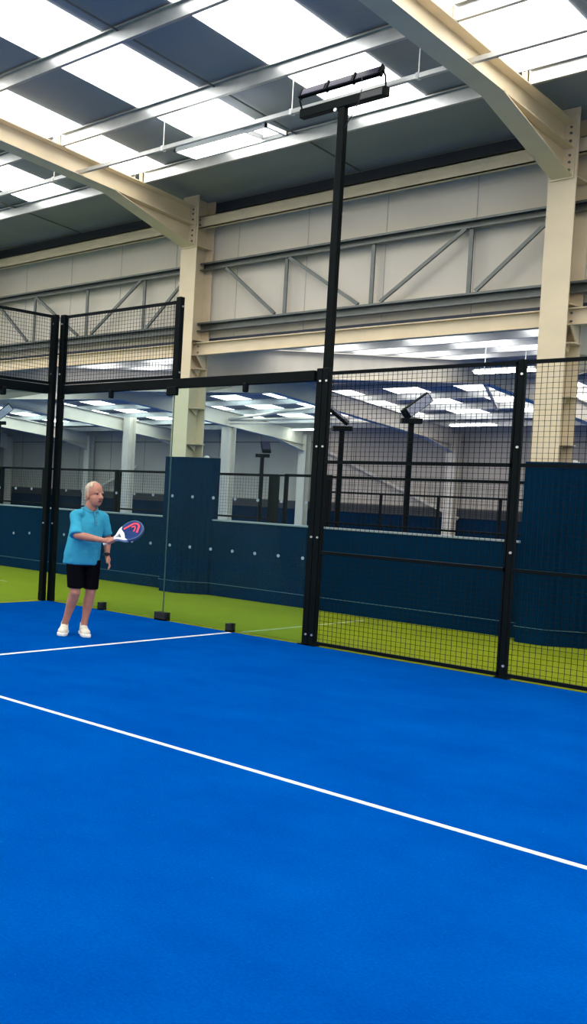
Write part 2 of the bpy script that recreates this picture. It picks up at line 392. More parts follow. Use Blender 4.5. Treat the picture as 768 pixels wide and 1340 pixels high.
for (x, y, h, lab) in ((-16.0, 20.5, 4.38, 'free-standing pale column in the far hall directly right of the player head'), (-10.95, 19.7, 3.86, 'free-standing pale column in the far hall just right of the navy column pad')):
    c = thing('inner_column', lab, 'column', (x, y, 0))
    MB().box(-.15, .15, -.2, -.18, 0, h).box(-.15, .15, .18, .2, 0, h).box(-.006, .006, -.18, .18, 0, h).build('shaft', FARCREAM, c)
    MB().box(-.17, .17, -.22, .22, 0, .02).build('base_plate', FARCREAM, c)
xm = -12
fy = [5.4, 7.15, 8.9, 10.65, 12.4, 13.7, 14.9, 16.6, 18.45, 20.3, 22.1, 23.6]
for j, Y in enumerate(fy):
    z = far_top(Y)
    m = MB().box(XL+.1, 9.9, Y-.004, Y+.004, z, z+.17).box(XL+.1, 9.9, Y-.06, Y, z+.165, z+.17).box(XL+.1, 9.9, Y, Y+.06, z, z+.005)
    tag(m.build('roof_purlin', GALV, loc=(xm, Y, z)), 'galvanised purlin of the far hall roof, %s row from the low wall' % ORD[j], 'purlin')
# roof bracing tubes
for (a, b, lab) in (((-10.84, 19.5, 4.12), (-7.7, 19.5, 4.45), 'white bracing tube rising to the right from the inner column head'),
                    ((-10.84, 19.6, 4.10), (-5.75, 19.8, 4.12), 'white level bracing tube running right from the inner column head'),
                    ((-10.84, 19.55, 3.98), (-5.75, 19.9, 3.98), 'thin lower white tube below the level bracing tube'),
                    ((-1.38, 16.6, far_top(16.6)-.02), (-2.6, 20.3, far_top(20.3)-.02), 'dark bracing tube under the far roof right of the mesh post')):
    m = MB().tube([a, b], .045 if 'thin' not in lab else .03, 8); tag(m.build('bracing_tube', FARCREAM, loc=a), lab, 'brace')
m = MB().bar((-10.24, 24.55, 3.37), (-5.36, 24.55, 1.10), .10, .05, (0, 1, 0)); tag(m.build('wall_brace', FARCREAM, loc=(-8, 24.5, 2)), 'pale diagonal brace on the far wall, descending to a cream column', 'brace')
m = MB().bar((-21.9, 24.55, 1.2), (-18.9, 24.55, 2.6), .09, .05, (0, 1, 0)); tag(m.build('wall_brace', FARCREAM, loc=(-20, 24.5, 2)), 'pale diagonal brace on the far wall, left of the player head', 'brace')
m = MB()
for i in range(0, 28): m.box(-32+i*1.9, -31.99+i*1.9, YF-.012, YF, 1.4, 4)
m.box(XL+.1, XR-2, YF-.03, YF, 3.62, 3.66); m.build('cladding_joint', CHORD, wf)
# lamps in the far hall
for (x, y, z, L_, lab) in ((1.3, 9.9, 4.10, 1.0, 'lit batten luminaire in the far hall nearest the mesh post'), (-4.75, 22.3, 4.0, 1.3, 'lit batten luminaire at the far end of the far hall, right one'),
                           (-10.8, 23.4, 4.0, 1.0, 'lit batten luminaire at the far end of the far hall, left one')):
    t = thing('ceiling_light', lab, 'light', (x, y, z))
    MB().box(0, L_, -.10, .10, 0, .035).build('diffuser', TUBE, t)
    MB().prism([(-.13, .035), (.13, .035), (.06, .08), (-.06, .08)], 'x', -.02, L_+.02).build('housing', WHITEP, t)
    for X in (.15, L_-.15): MB().tube([(X, 0, .08), (X, 0, far_sheet(y)-z)], .006, 6).build('hanger', WHITEP, t)

# barrier with fine mesh on the back of the low wall
def wires(mb, u0, u1, z0, z1, step, th, fix, axis='x', du=0, dz=0):
    n = int(round((u1-u0)/step)); mz = int(round((z1-z0)/step))
    h = th/2
    for i in range(1, n):
        u = u0 + (u1-u0)*i/n
        if axis == 'x': mb.box(u-h, u+h, fix-h, fix+h, z0, z1)
        else: mb.box(fix-h, fix+h, u-h, u+h, z0, z1)
    for i in range(1, mz):
        z = z0 + (z1-z0)*i/mz
        if axis == 'x': mb.box(u0, u1, fix+h, fix+3*h, z-h, z+h)
        else: mb.box(fix+h, fix+3*h, u0, u1, z-h, z+h)
seg = [(-11.0, -8.55), (-8.5, -6.3), (-6.25, -5.09), (-5.05, -3.85), (-3.81, -2.03), (-1.99, -.48), (.06, 1.16), (1.93, 4.9)]
sl = ['far outside the left edge', 'outside the left edge', 'just left of the picture edge', 'at the left edge of the picture', 'behind the corner post and player', 'behind the player, up to the column pad', 'right of the column pad, ending in a post', 'behind the mesh fence of the blue court']
for (a, b), lab in zip(seg, sl):
    t = thing('mesh_barrier', 'black mesh barrier behind the low wall, ' + lab, 'barrier', (a, 3.75, 1.2))
    Lx = b-a
    MB().box(0, Lx, -.02, .02, .72, .76).build('top_rail', BLACK, t)
    MB().box(0, Lx, -.015, .015, .05, .08).build('bottom_rail', BLACK, t)
    MB().box(Lx-.055, Lx, -.03, .03, -1.2, .75).build('post', BLACK, t)
    MB().box(0, .03, -.02, .02, -1.2, .74).build('post', BLACK, t)
    m = MB(); wires(m, .03, Lx-.05, .08, .72, .05, .003, 0); m.build('wire_mesh', WIRE, t)
# court far behind
t = thing('handrail', 'thin black handrail fence deep in the far hall, seen through the mesh', 'railing', (-3.4, 13, 0))
MB().box(0, 7, -.02, .02, 1.74, 1.78).build('top_rail', BLACK, t)
for X in (1.4, 2.72, 4.02, 5.3, 6.6): MB().box(X-.025, X+.025, -.025, .025, 0, 1.76).build('post', BLACK, t)
MB().box(-.02, .15, -.05, .05, 0, 1.77).build('post', BLACK, t)
t = thing('gate_frame', 'black gate frame beside the left flood light mast in the far hall', 'gate', (-1.0, 7.4, 0))
MB().box(0, .95, -.02, .02, 2.00, 2.05).build('top_rail', BLACK, t)
MB().box(.87, .95, -.03, .03, 0, 2.05).build('post', BLACK, t); MB().box(0, .06, -.03, .03, 0, 2.05).build('post', BLACK, t)
t = thing('corner_post', 'broad dark green post in the far hall left of the mast post', 'post', (-2.0, 8.6, 0))
MB().box(-.09, .09, -.06, .06, 0, 2.06).build('shaft', BLACK, t); MB().box(.09, 1.2, -.02, .02, 2.02, 2.06).build('rail', BLACK, t)
def far_mast(x, y, h, tilt, lab):
    t = thing('floodlight_mast', lab, 'light mast', (x, y, 0), math.radians(40))
    MB().box(-.042, .042, -.042, .042, 0, h).build('pole', BLACK, t)
    MB().box(-.17, .17, -.07, .07, h-.04, h+.05).build('bracket', BLACK, t)
    hd = MB().box(-.11, .11, -.03, .03, 0, .56).build('floodlight', BLACK, t, bevel=.008)
    hd.location = (-.14 if tilt[1] > 0 else .10, 0, h+.10); hd.rotation_mode = 'ZYX'; hd.rotation_euler = tilt
    ln_ = MB().box(-.09, .09, -.036, -.030, .10, .54).build('lens', LED if 'dark' in lab else mat('pale_flood_lens', (.45, .46, .5), .3), hd)
    return t
far_mast(-.24, 8, 2.95, (0, math.radians(-50), math.radians(68)), 'dark floodlight mast in the far hall just right of the mast post')
far_mast(1.07, 8, 3.07, (0, math.radians(50), math.radians(25)), 'pale-faced floodlight mast in the far hall midway between the mesh posts')
far_mast(-5.2, 13, 2.62, (math.radians(-60), 0, 0), 'small dark floodlight mast far away, seen through glass right of the inner column')
far_mast(-9.85, 8.0, 3.2, (0, math.radians(50), math.radians(25)), 'pale-faced floodlight mast at the left edge behind the back glass')

# ================================================================ CAGE OF THE BLUE COURT
def post(x, y, z1, lab, w=.10, d=.06, rx=0, name='fence_post', top=None):
    t = thing(name, lab, 'post', (x, y, 0), rx)
    MB().box(-w/2, w/2, -d/2, d/2, 0, z1).build('shaft', BLACK, t, bevel=.004)
    MB().box(-w/2-.03, w/2+.03, -d/2-.03, d/2+.03, 0, .012).build('base_plate', BLACK, t)
    for z in ((.12, 1.2, 2.2, z1-.14)): MB().tube([(w/4, -d/2, z), (w/4, -d/2-.012, z)], .012, 8).build('bolt', STEEL, t)
    return t
# corner: one post on each wall
def corner(x, y, rz, lab):
    t = thing('corner_post', lab, 'post', (x, y, 0), rz)
    MB().box(-.040, .040, -.040, .040, 0, 4.03).build('shaft', BLACK, t, bevel=.004)
    MB().box(-.043, .043, -.043, .043, 0, .12).build('foot_cover', BLACK, t, bevel=.006)
    MB().box(-.037, .037, -.037, .037, 2.86, 3.16).build('collar', BLACK, t, bevel=.006)
    for z in (3.2, 3.9, 1.1): MB().tube([(.0, -.040, z), (.0, -.052, z)], .012, 8).build('bolt', STEEL, t)
corner(.044, .045, 0, 'black corner post of the blue court, the right one of the pair')
corner(-.045, -.044, 0, 'black corner post of the blue court, the left one of the pair')
post(3.964, .06, 3.06, 'thick black post at the end of the glass wall, left one of the pair', .068, .068)
post(4.036, .06, 3.06, 'thick black post where the mesh fence begins, right one of the pair', .068, .068)
post(6.0, .06, 3.03, 'black post between the two mesh fences, right of the mast', .054, .046)
post(8.0, .06, 3.03, 'black fence post past the right edge of the picture', .062, .05)
EDGE = mat('glass_edge', (.05, .11, .11), .3)
t = thing('glass_wall', 'clear side glass wall of the blue court, from the corner posts to the mast post', 'glass wall', (0, .05, 0))
MB().box(.10, 3.91, -.04, .04, 2.92, 3.04).build('rail', BLACK, t, bevel=.006)
for X, w_ in ((1.0, .05), (2.0, .15), (3.05, .05)):
    MB().box(X-w_/2, X+w_/2, -.075, -.005, 2.83, 2.94).build('glass_clamp', BLACK, t, bevel=.01)
for X0, X1 in ((.10, 1.995), (2.01, 3.91)):
    g_ = MB().box(X0, X1, -.006, .006, .02, 2.93).build('glass_panel', GLASS, t)
    for z in (.955, 1.575):
        for j in range(-1, 13):
            X = .24+.3033*j
            if X0+.03 < X < X1-.03: MB().tube([(X, -.007, z), (X, -.009, z)], .019, 12).build('safety_dot', DISC, g_)
MB().box(1.998, 2.006, -.007, .008, .05, 2.92).build('joint_seal', EDGE, t)
for X, w_ in ((1.0, .06), (2.0, .16), (3.0, .06)):
    fc = MB().box(X-w_/2, X+w_/2, -.065, -.012, 0, .10).box(X-w_/2, X+w_/2, .012, .05, 0, .10).box(X-w_/2, X+w_/2, -.065, .05, 0, .018).build('foot_clamp', RUBBER, t)
t = thing('glass_wall', 'clear back glass wall of the blue court at the left edge', 'glass wall', (-.05, 0, 0))
MB().box(-.04, .04, -9.9, -.12, 2.92, 3.04).build('rail', BLACK, t, bevel=.006)
for Y in (-1.0, -2.0, -3.0): MB().box(-.02, .06, Y-.04, Y+.04, 2.83, 2.94).build('glass_clamp', BLACK, t, bevel=.01)
for Y0, Y1 in ((-1.995, -.12), (-3.99, -2.01)):
    g_ = MB().box(-.006, .006, Y0, Y1, .02, 2.93).build('glass_panel', GLASS, t)
    for z in (.955, 1.575):
        for j in range(14):
            Y = -.05-.3033*j
            if Y0+.03 < Y < Y1-.03: MB().tube([(.007, Y, z), (.009, Y, z)], .019, 12).build('safety_dot', DISC, g_)
# upper mesh panels above the glass
def frame_panel(lab, x0, x1, z0, z1, axis, fix, rails, step=.05, th=.0036, top=True):
    t = thing('mesh_fence', lab, 'mesh fence', (x0, fix, z0) if axis == 'x' else (fix, x0, z0), 0 if axis == 'x' else -PI/2)
    L_ = abs(x1-x0)
    for z in rails: MB().box(0, L_, -.018, .018, z-z0-.018, z-z0+.018).build('rail', BLACK, t)
    MB().box(0, .018, -.014, .014, rails[0]-z0, rails[-1]-z0).build('stile', BLACK, t); MB().box(L_-.018, L_, -.018, .018, rails[0]-z0, rails[-1]-z0).build('stile', BLACK, t)
    m = MB(); wires(m, .0, L_, rails[0]-z0, rails[-1]-z0, step, th, 0); m.build('wire_mesh', WIRE, t)
    return t
frame_panel('black mesh fence above the side glass, between corner and short post', .09, 1.98, 3.04, 4.02, 'x', .05, (3.07, 4.0))
frame_panel('black mesh fence above the back glass at the top left', -.10, -2.0, 3.04, 4.02, 'y', -.05, (3.07, 4.0))
frame_panel('black mesh fence above the back glass, beyond the picture edge', -2.02, -4.0, 3.04, 4.02, 'y', -.05, (3.07, 4.0))
t = thing('stub_post', 'short black post ending the upper mesh panel, in front of the cream column', 'post', (2.02, .05, 3.04))
MB().box(-.035, .035, -.04, .04, 0, 1.02).build('shaft', BLACK, t, bevel=.004)
for z in (.08, .9): MB().tube([(.035, 0, z), (.047, 0, z)], .012, 8).build('bolt', STEEL, t)
frame_panel('large black mesh fence between the mast post and the next post', 4.072, 5.972, .0, 3.0, 'x', .05, (.035, 1.035, 2.03, 3.0))
frame_panel('large black mesh fence right of the second post, at the picture edge', 6.028, 7.965, .0, 3.0, 'x', .05, (.035, 1.035, 2.03, 3.0))
frame_panel('large black mesh fence out of the picture at the right', 8.05, 9.4, .0, 3.0, 'x', .05, (.035, 1.035, 2.03, 3.0))

# mast with floodlight
t = thing('floodlight_mast', 'tall thin black mast with a tilted three-cell floodlight, beside the blue court', 'light mast', (3.985, .155, 0))
MB().box(-.04, .04, -.04, .04, 0, 5.92).build('pole', BLACK, t, bevel=.004)
MB().box(-.50, .49, -.05, .05, 5.92, 6.02).build('crossbar', BLACK, t, bevel=.004)
MB().tube([(-.06, -.05, 5.9), (-.06, -.064, 5.9)], .02, 8).build('bolt', STEEL, t)
MB().box(.22, .46, -.058, -.05, 5.935, 6.005).build('gear_plate', mat('grey_plate', (.05, .055, .06), .5), t)
hd = thing('x', '', '', (0, 0, 0)); 
bpy.data.objects.remove(hd)
f = MB()
f.box(-.52, .42, -.02, .02, -.055, .055)
for X in (-.52, -.20, .11, .41): f.box(X-.008, X+.014, -.035, .03, -.062, .062)
fl = f.build('floodlight', BLACK, t); fl.location = (0, .0, 6.205); fl.rotation_euler = (math.radians(-28), 0, 0)
for X0, X1 in ((-.50, -.23), (-.17, .09), (.14, .39)):
    MB().box(X0, X1, -.028, -.02, -.042, .042).build('lens', LED, fl)
MB().box(-.30, .02, .02, .05, -.02, .06).build('driver_box', BLACK, fl); MB().box(.08, .20, .02, .05, .0, .06).build('driver_box', BLACK, fl)
for sx, xe in ((-.51, -.49), (.43, .47)):
    MB().tube([(sx, 0, 6.20), (sx+(.05 if sx > 0 else -.0), -.04, 6.12), (xe, 0, 6.0)], .010, 6).build('bracket_arm', BLACK, t)
MB().tube([(.22, -.04, 6.18), (.26, -.10, 6.05), (.24, -.11, 5.90), (.15, -.08, 5.78), (.05, -.04, 5.68)], .005, 5).build('cable', RUBBER, t)

# ================================================================ THE PLAYER
SKIN = mat('skin', (0.47, 0.20, 0.135), .5, noise=.10, nscale=14)
HAIR = mat('grey_hair', (0.50, 0.40, 0.30), .8, noise=.3, nscale=50)
SHIRT = mat('turquoise_polo', (0.040, 0.33, 0.50), .85, noise=.08, nscale=9, bump=.9, bscale=9, spec=.1)
SHIRTD = mat('turquoise_collar', (0.035, 0.25, 0.38), .8)
SHORT = mat('black_shorts', (0.003, 0.003, 0.005), .9, bump=.3, bscale=14, spec=.03)
SHOE = mat('cream_trainer', (0.72, 0.68, 0.58), .6, noise=.1, nscale=20)
SOLE = mat('white_sole', (0.80, 0.80, 0.78), .5)
DARK = mat('dark_detail', (0.01, 0.01, 0.012), .5)
EYEW = mat('eye_white', (0.35, 0.28, 0.23), .4)
LIP = mat('lip', (0.16, 0.045, 0.04), .5)

P = thing('person', 'grey-haired man in turquoise polo and black shorts holding out a padel racket', 'person', (2.47, -1.97, 0), math.atan2(.67, .74))

def ell(bm, c, r, rot=None, seg=16, ring=10):
    mt = Matrix.Translation(Vector(c)) @ (rot.to_4x4() if rot else Matrix.Identity(4)) @ Matrix.Diagonal((*r, 1))
    bmesh.ops.create_uvsphere(bm, u_segments=seg, v_segments=ring, radius=1, matrix=mt)
def cap(bm, a, b, ra, rb, n=14):
    a = Vector(a); b = Vector(b); d = b-a; q = d.to_track_quat('Z', 'Y').to_matrix()
    bmesh.ops.create_cone(bm, segments=n, radius1=ra, radius2=rb, depth=d.length, cap_ends=True, matrix=Matrix.Translation((a+b)/2) @ q.to_4x4())
    ell(bm, a, (ra,)*3, seg=n, ring=8); ell(bm, b, (rb,)*3, seg=n, ring=8)
def chain(bm, pts, rs):
    for i in range(len(pts)-1): cap(bm, pts[i], pts[i+1], rs[i], rs[i+1])
def loft(bm, rings, n=24):
    # rings: (centre, rx, ry, yaw, power)
    vs = []
    for c, rx, ry, yw in rings:
        row = []
        for k in range(n):
            a = 2*PI*k/n; x = rx*math.copysign(abs(math.cos(a))**.85, math.cos(a)); y = ry*math.copysign(abs(math.sin(a))**.85, math.sin(a))
            row.append(bm.verts.new((c[0]+x*math.cos(yw)-y*math.sin(yw), c[1]+x*math.sin(yw)+y*math.cos(yw), c[2])))
        vs.append(row)
    for i in range(len(vs)-1):
        for k in range(n): bm.faces.new((vs[i][k], vs[i][(k+1) % n], vs[i+1][(k+1) % n], vs[i+1][k]))
    bm.faces.new(vs[0][::-1]); bm.faces.new(vs[-1])
def fuse(name, bm, m, parent, voxel=.008, sm=6, fac=.5):
    bmesh.ops.recalc_face_normals(bm, faces=bm.faces)
    me = bpy.data.meshes.new(name); bm.to_mesh(me); bm.free()
    o = bpy.data.objects.new(name, me); COL.objects.link(o)
    r = o.modifiers.new('r', 'REMESH'); r.mode = 'VOXEL'; r.voxel_size = voxel; r.use_smooth_shade = True
    s = o.modifiers.new('s', 'SMOOTH'); s.iterations = sm; s.factor = fac
    dg = bpy.context.evaluated_depsgraph_get(); dg.update()
    me2 = bpy.data.meshes.new_from_object(o.evaluated_get(dg)); me2.name = name
    o.modifiers.clear(); o.data = me2; bpy.data.meshes.remove(me)
    me2.materials.clear(); me2.materials.append(m)
    for p in me2.polygons: p.use_smooth = True
    o.parent = parent
    return o
V = Vector
# frame: x = picture right, y = away from the camera, z up
tf = V((.55, -.83, 0)); tl = V((.83, .55, 0)); tyaw = math.atan2(tl.y, tl.x)       # chest facing / left side
hl = V((.95, .3, 0)); hyaw = math.atan2(hl.y, hl.x)
shR = V((-.115, -.095, 1.315)); shL = V((.188, .10, 1.31))
elR = V((-.085, -.25, 1.115)); wrR = V((.205, -.32, 1.075))
elL = V((.245, .13, 1.085)); wrL = V((.250, .05, .895))
hipR = V((-.10, -.03, .86)); hipL = V((.09, .03, .86))
knR = V((-.075, -.12, .485)); knL = V((.09, -.01, .485))
anR = V((-.175, .02, .105)); anL = V((.035, .04, .10))
hc = V((.078, -.045, 1.556)); HK = 1.13; hf = V((.66, -.75, 0)).normalized(); hs = V((-hf.y, hf.x, 0))  # head centre, facing, its left
hr = Matrix((hf, hs, V((0, 0, 1)))).transposed()
H = lambda a, b, c: hc + hf*a + hs*b + V((0, 0, c))
bm = bmesh.new()
ell(bm, H(-.012, 0, .038), (.098, .078, .092), hr); ell(bm, H(.022, 0, -.035), (.072, .064, .085), hr)
ell(bm, H(.045, 0, -.085), (.038, .036, .026), hr); ell(bm, H(-.03, 0, -.02), (.07, .066, .07), hr)
cap(bm, H(.080, 0, .014), H(.106, 0, -.024), .011, .018); ell(bm, H(.092, .012, -.028), (.012, .009, .008)); ell(bm, H(.092, -.012, -.028), (.012, .009, .008))
ell(bm, H(.070, .030, .022), (.014, .024, .008), hr); ell(bm, H(.070, -.030, .022), (.014, .024, .008), hr)
for s in (1, -1):
    ell(bm, H(-.008, s*.075, -.012), (.019, .010, .032), hr); ell(bm, H(.05, s*.038, -.03), (.024, .02, .024), hr)
for v in bm.verts: v.co = hc + (v.co-hc)*HK
cap(bm, V((.035, 0, 1.36)), H(-.015, 0, -.07), .074, .066)
# trunk beneath the clothes
loft(bm, [((-.005, 0, .84), .15, .11, hyaw), ((0, 0, .95), .165, .125, hyaw), ((.01, -.01, 1.10), .165, .13, tyaw), ((.025, -.005, 1.25), .16, .11, tyaw), ((.035, 0, 1.36), .12, .075, tyaw), ((.035, 0, 1.40), .06, .05, tyaw)])
chain(bm, [shR, elR], [.052, .040]); chain(bm, [elR, elR.lerp(wrR, .35), wrR], [.042, .044, .027])
chain(bm, [shL, elL], [.052, .040]); chain(bm, [elL, elL.lerp(wrL, .35), wrL], [.041, .042, .026])
def leg(hip, kn, an, side):
    chain(bm, [hip, hip.lerp(kn, .5), kn], [.085, .075, .058])
    cf = kn.lerp(an, .32) + V((0, .018, 0))
    chain(bm, [kn, cf, kn.lerp(an, .7), an], [.056, .058, .040, .036])
leg(hipR, knR, anR, -1); leg(hipL, knL, anL, 1)
ft = {}
for an, fd in ((anR, V((-.12, -.99, 0)).normalized()), (anL, V((.18, -.98, 0)).normalized())):
    cap(bm, an+V((0, 0, -.03)), an + fd*.12 + V((0, 0, -.055)), .034, .026)
# hands: right one curled round the handle
rdir = V((.87, -.08, .47)).normalized()                       # racket axis
rv = V((-.30, .72, .62)); rv = (rv - rdir*rv.dot(rdir)).normalized(); rn = rdir.cross(rv).normalized()
if rn.y > 0: rn = -rn
grip = V((.268, -.325, 1.075))
hd_ = (grip-wrR).normalized()
cap(bm, wrR, wrR.lerp(grip, .5)+V((0, 0, .004)), .027, .032); ell(bm, wrR.lerp(grip, .72)+V((0, .008, 0)), (.040, .026, .036))
side = hd_.cross(V((0, 0, 1))).normalized()
for i in range(4):
    c = grip + rdir*(-.028+.021*i)
    pts = []
    for a in (150, 90, 20, -50, -120, -170):
        A = math.radians(a); pts.append(c + (rn*math.cos(A)*1 + rv*math.sin(A))*(.026))
    rs = [.0105, .0105, .010, .0095, .009, .008]
    chain(bm, pts, rs)
chain(bm, [wrR.lerp(grip, .45)+V((0, -.01, .022)), grip+rv*.026+rdir*.012+rn*.006, grip+rv*.020+rdir*.036+rn*.014], [.013, .012, .009])
# left hand hanging, slightly curled
d = (V((.275, -.0, .80))-wrL).normalized()
pal = wrL + d*.055; cap(bm, wrL, pal, .025, .030); ell(bm, pal+d*.012, (.022, .036, .042))
for i, (o_, l_) in enumerate(((-.030, .072), (-.010, .080), (.010, .075), (.028, .058))):
    b0 = pal + d*.035 + V((.0, o_, 0)); k1 = b0 + d*l_*.45 + V((.006, 0, 0)); k2 = k1 + (d+V((-.45, -.1, 0))).normalized()*l_*.32; k3 = k2 + (d+V((-.9, -.2, 0))).normalized()*l_*.28
    chain(bm, [pal+V((0, o_*.8, 0)), b0, k1, k2, k3], [.012, .0105, .0095, .009, .0075])
chain(bm, [wrL+d*.02+V((0, -.022, 0)), wrL+d*.055+V((-.012, -.045, 0)), wrL+d*.088+V((-.022, -.048, 0))], [.014, .0115, .009])
body = fuse('body', bm, SKIN, P, voxel=.0055, sm=3, fac=.5)
# face details
for s in (1, -1):
    m = MB(); e = bmesh.new(); ell(e, H(.070, s*.029, .010), (.009, .011, .006), hr); me = bpy.data.meshes.new('eye'); e.to_mesh(me); e.free(); me.materials.append(EYEW)
    o = bpy.data.objects.new('eye', me); COL.objects.link(o); o.parent = P; o.location = hc*(1-HK); o.scale = (HK,)*3
    e = bmesh.new(); ell(e, H(.0785, s*.029, .010), (.005, .008, .008), hr); me = bpy.data.meshes.new('pupil'); e.to_mesh(me); e.free(); me.materials.append(DARK)
    q = bpy.data.objects.new('pupil', me); COL.objects.link(q); q.parent = o
    e = bmesh.new(); ell(e, H(.0795, s*.030, .030), (.007, .019, .004), hr); me = bpy.data.meshes.new('eyebrow'); e.to_mesh(me); e.free(); me.materials.append(HAIR)
    q = bpy.data.objects.new('eyebrow', me); COL.objects.link(q); q.parent = P; q.location = hc*(1-HK); q.scale = (HK,)*3
e = bmesh.new(); ell(e, H(.086, 0, -.057), (.009, .024, .0075), hr); me = bpy.data.meshes.new('mouth'); e.to_mesh(me); e.free(); me.materials.append(LIP)
q = bpy.data.objects.new('mouth', me); COL.objects.link(q); q.parent = P; q.location = hc*(1-HK); q.scale = (HK,)*3
# hair: close-cropped shell, receding at the brow
bm = bmesh.new(); ell(bm, H(-.013, 0, .039), (.0985, .0795, .0925), hr, 32, 22); ell(bm, H(-.034, 0, -.012), (.069, .0685, .070), hr, 28, 18)
bmesh.ops.delete(bm, geom=[v for v in bm.verts if ((v.co-hc).dot(hf) > .050 - .45*((v.co-hc).z-.07) and (v.co-hc).z < .115) or ((v.co-hc).z < -.015 and (v.co-hc).dot(hf) > -.035) or ((v.co-hc).dot(hf) > .012 and (v.co-hc).z < .075) or (v.co-hc).z < -.065], context='VERTS')
me = bpy.data.meshes.new('hair'); bm.to_mesh(me); bm.free(); me.materials.append(HAIR)
for p in me.polygons: p.use_smooth = True
o = bpy.data.objects.new('hair', me); COL.objects.link(o); o.parent = P; o.location = hc*(1-HK); o.scale = (HK,)*3
md = o.modifiers.new('s', 'SOLIDIFY'); md.thickness = .002
# polo shirt
bm = bmesh.new()
loft(bm, [((-.03, 0, .785), .198, .135, hyaw), ((-.028, -.003, .80), .202, .142, hyaw), ((-.02, -.01, .92), .200, .152, hyaw*.7+tyaw*.3), ((-.005, -.015, 1.04), .195, .156, tyaw), ((.01, -.012, 1.16), .188, .145, tyaw), ((.025, -.005, 1.26), .176, .125, tyaw), ((.032, 0, 1.325), .150, .102, tyaw), ((.036, 0, 1.37), .112, .082, tyaw), ((.038, 0, 1.415), .075, .068, tyaw)], 32)
chain(bm, [shR+V((.05, 0, .022)), shR, shR.lerp(elR, .45)], [.062, .064, .066]); chain(bm, [shL+V((-.04, 0, .02)), shL, shL.lerp(elL, .4)], [.062, .062, .062])
def cone(bm, a, b, ra, rb):
    d = b-a; bmesh.ops.create_cone(bm, segments=20, radius1=ra, radius2=rb, depth=d.length, cap_ends=True, matrix=Matrix.Translation((a+b)/2) @ d.to_track_quat('Z', 'Y').to_matrix().to_4x4())
cone(bm, shR.lerp(elR, .40), shR.lerp(elR, 1.02)+V((-.005, .01, 0)), .066, .078); cone(bm, shL.lerp(elL, .36), shL.lerp(elL, .86), .062, .066)
shirt = fuse('polo_shirt', bm, SHIRT, P, voxel=.009, sm=5)
tx = bpy.data.textures.new('folds', 'CLOUDS'); tx.noise_scale = .13
md = shirt.modifiers.new('d', 'DISPLACE'); md.texture = tx; md.strength = .022; md.mid_level = .5
bm = bmesh.new()
nb = V((.040, -.006, 1.418))
for s in (1, -1):
    a = nb + tf*.085 + V((0, 0, -.050)); b = nb + tl*s*.072 + tf*.02 + V((0, 0, .016)); c = nb + tf*.085 + tl*s*.055 + V((0, 0, -.055)); dd = nb + tl*s*.100 + tf*.01 + V((0, 0, -.018)); e1 = nb - tf*.075 + V((0, 0, .03)); e2 = nb - tf*.10 + V((0, 0, -.008))
    vs = [bm.verts.new(p) for p in (a, b, e1, e2, dd, c)]
    bm.faces.new(vs)
    bmesh.ops.triangulate(bm, faces=bm.faces[:])
me = bpy.data.meshes.new('collar'); bm.to_mesh(me); bm.free(); me.materials.append(SHIRTD)
o = bpy.data.objects.new('collar', me); COL.objects.link(o); o.parent = shirt; md = o.modifiers.new('s', 'SOLIDIFY'); md.thickness = .008; md.offset = 0
m = MB().bar(nb+tf*.092+V((0, 0, -.05)), nb+tf*.142+V((0, 0, -.19)), .026, .006, tuple(tf)); m.build('placket', SHIRTD, shirt)
for z_ in (.35, .8):
    c = (nb+tf*.092+V((0, 0, -.05))).lerp(nb+tf*.142+V((0, 0, -.19)), z_)+tf*.004; MB().tube([c, c+tf*.004], .005, 8).build('button', DARK, shirt)
# shorts
bm = bmesh.new()
loft(bm, [((-.01, 0, .76), .165, .125, hyaw), ((-.01, 0, .86), .168, .128, hyaw), ((-.01, 0, .93), .160, .12, hyaw)])
def sleg(hip, kn, off):
    a = hip + V((0, 0, -.02)); b = kn + V((0, .01, .045)) + off
    loft(bm, [((b.x, b.y, b.z), .083, .088, hyaw), ((a.lerp(b, .5).x, a.lerp(b, .5).y, a.lerp(b, .5).z), .088, .10, hyaw), ((a.x, a.y, a.z), .092, .11, hyaw)])
sleg(hipR, knR, V((-.003, .0, 0))); sleg(hipL, knL, V((-.002, 0, -.01)))
fuse('shorts', bm, SHORT, P, voxel=.008, sm=4)
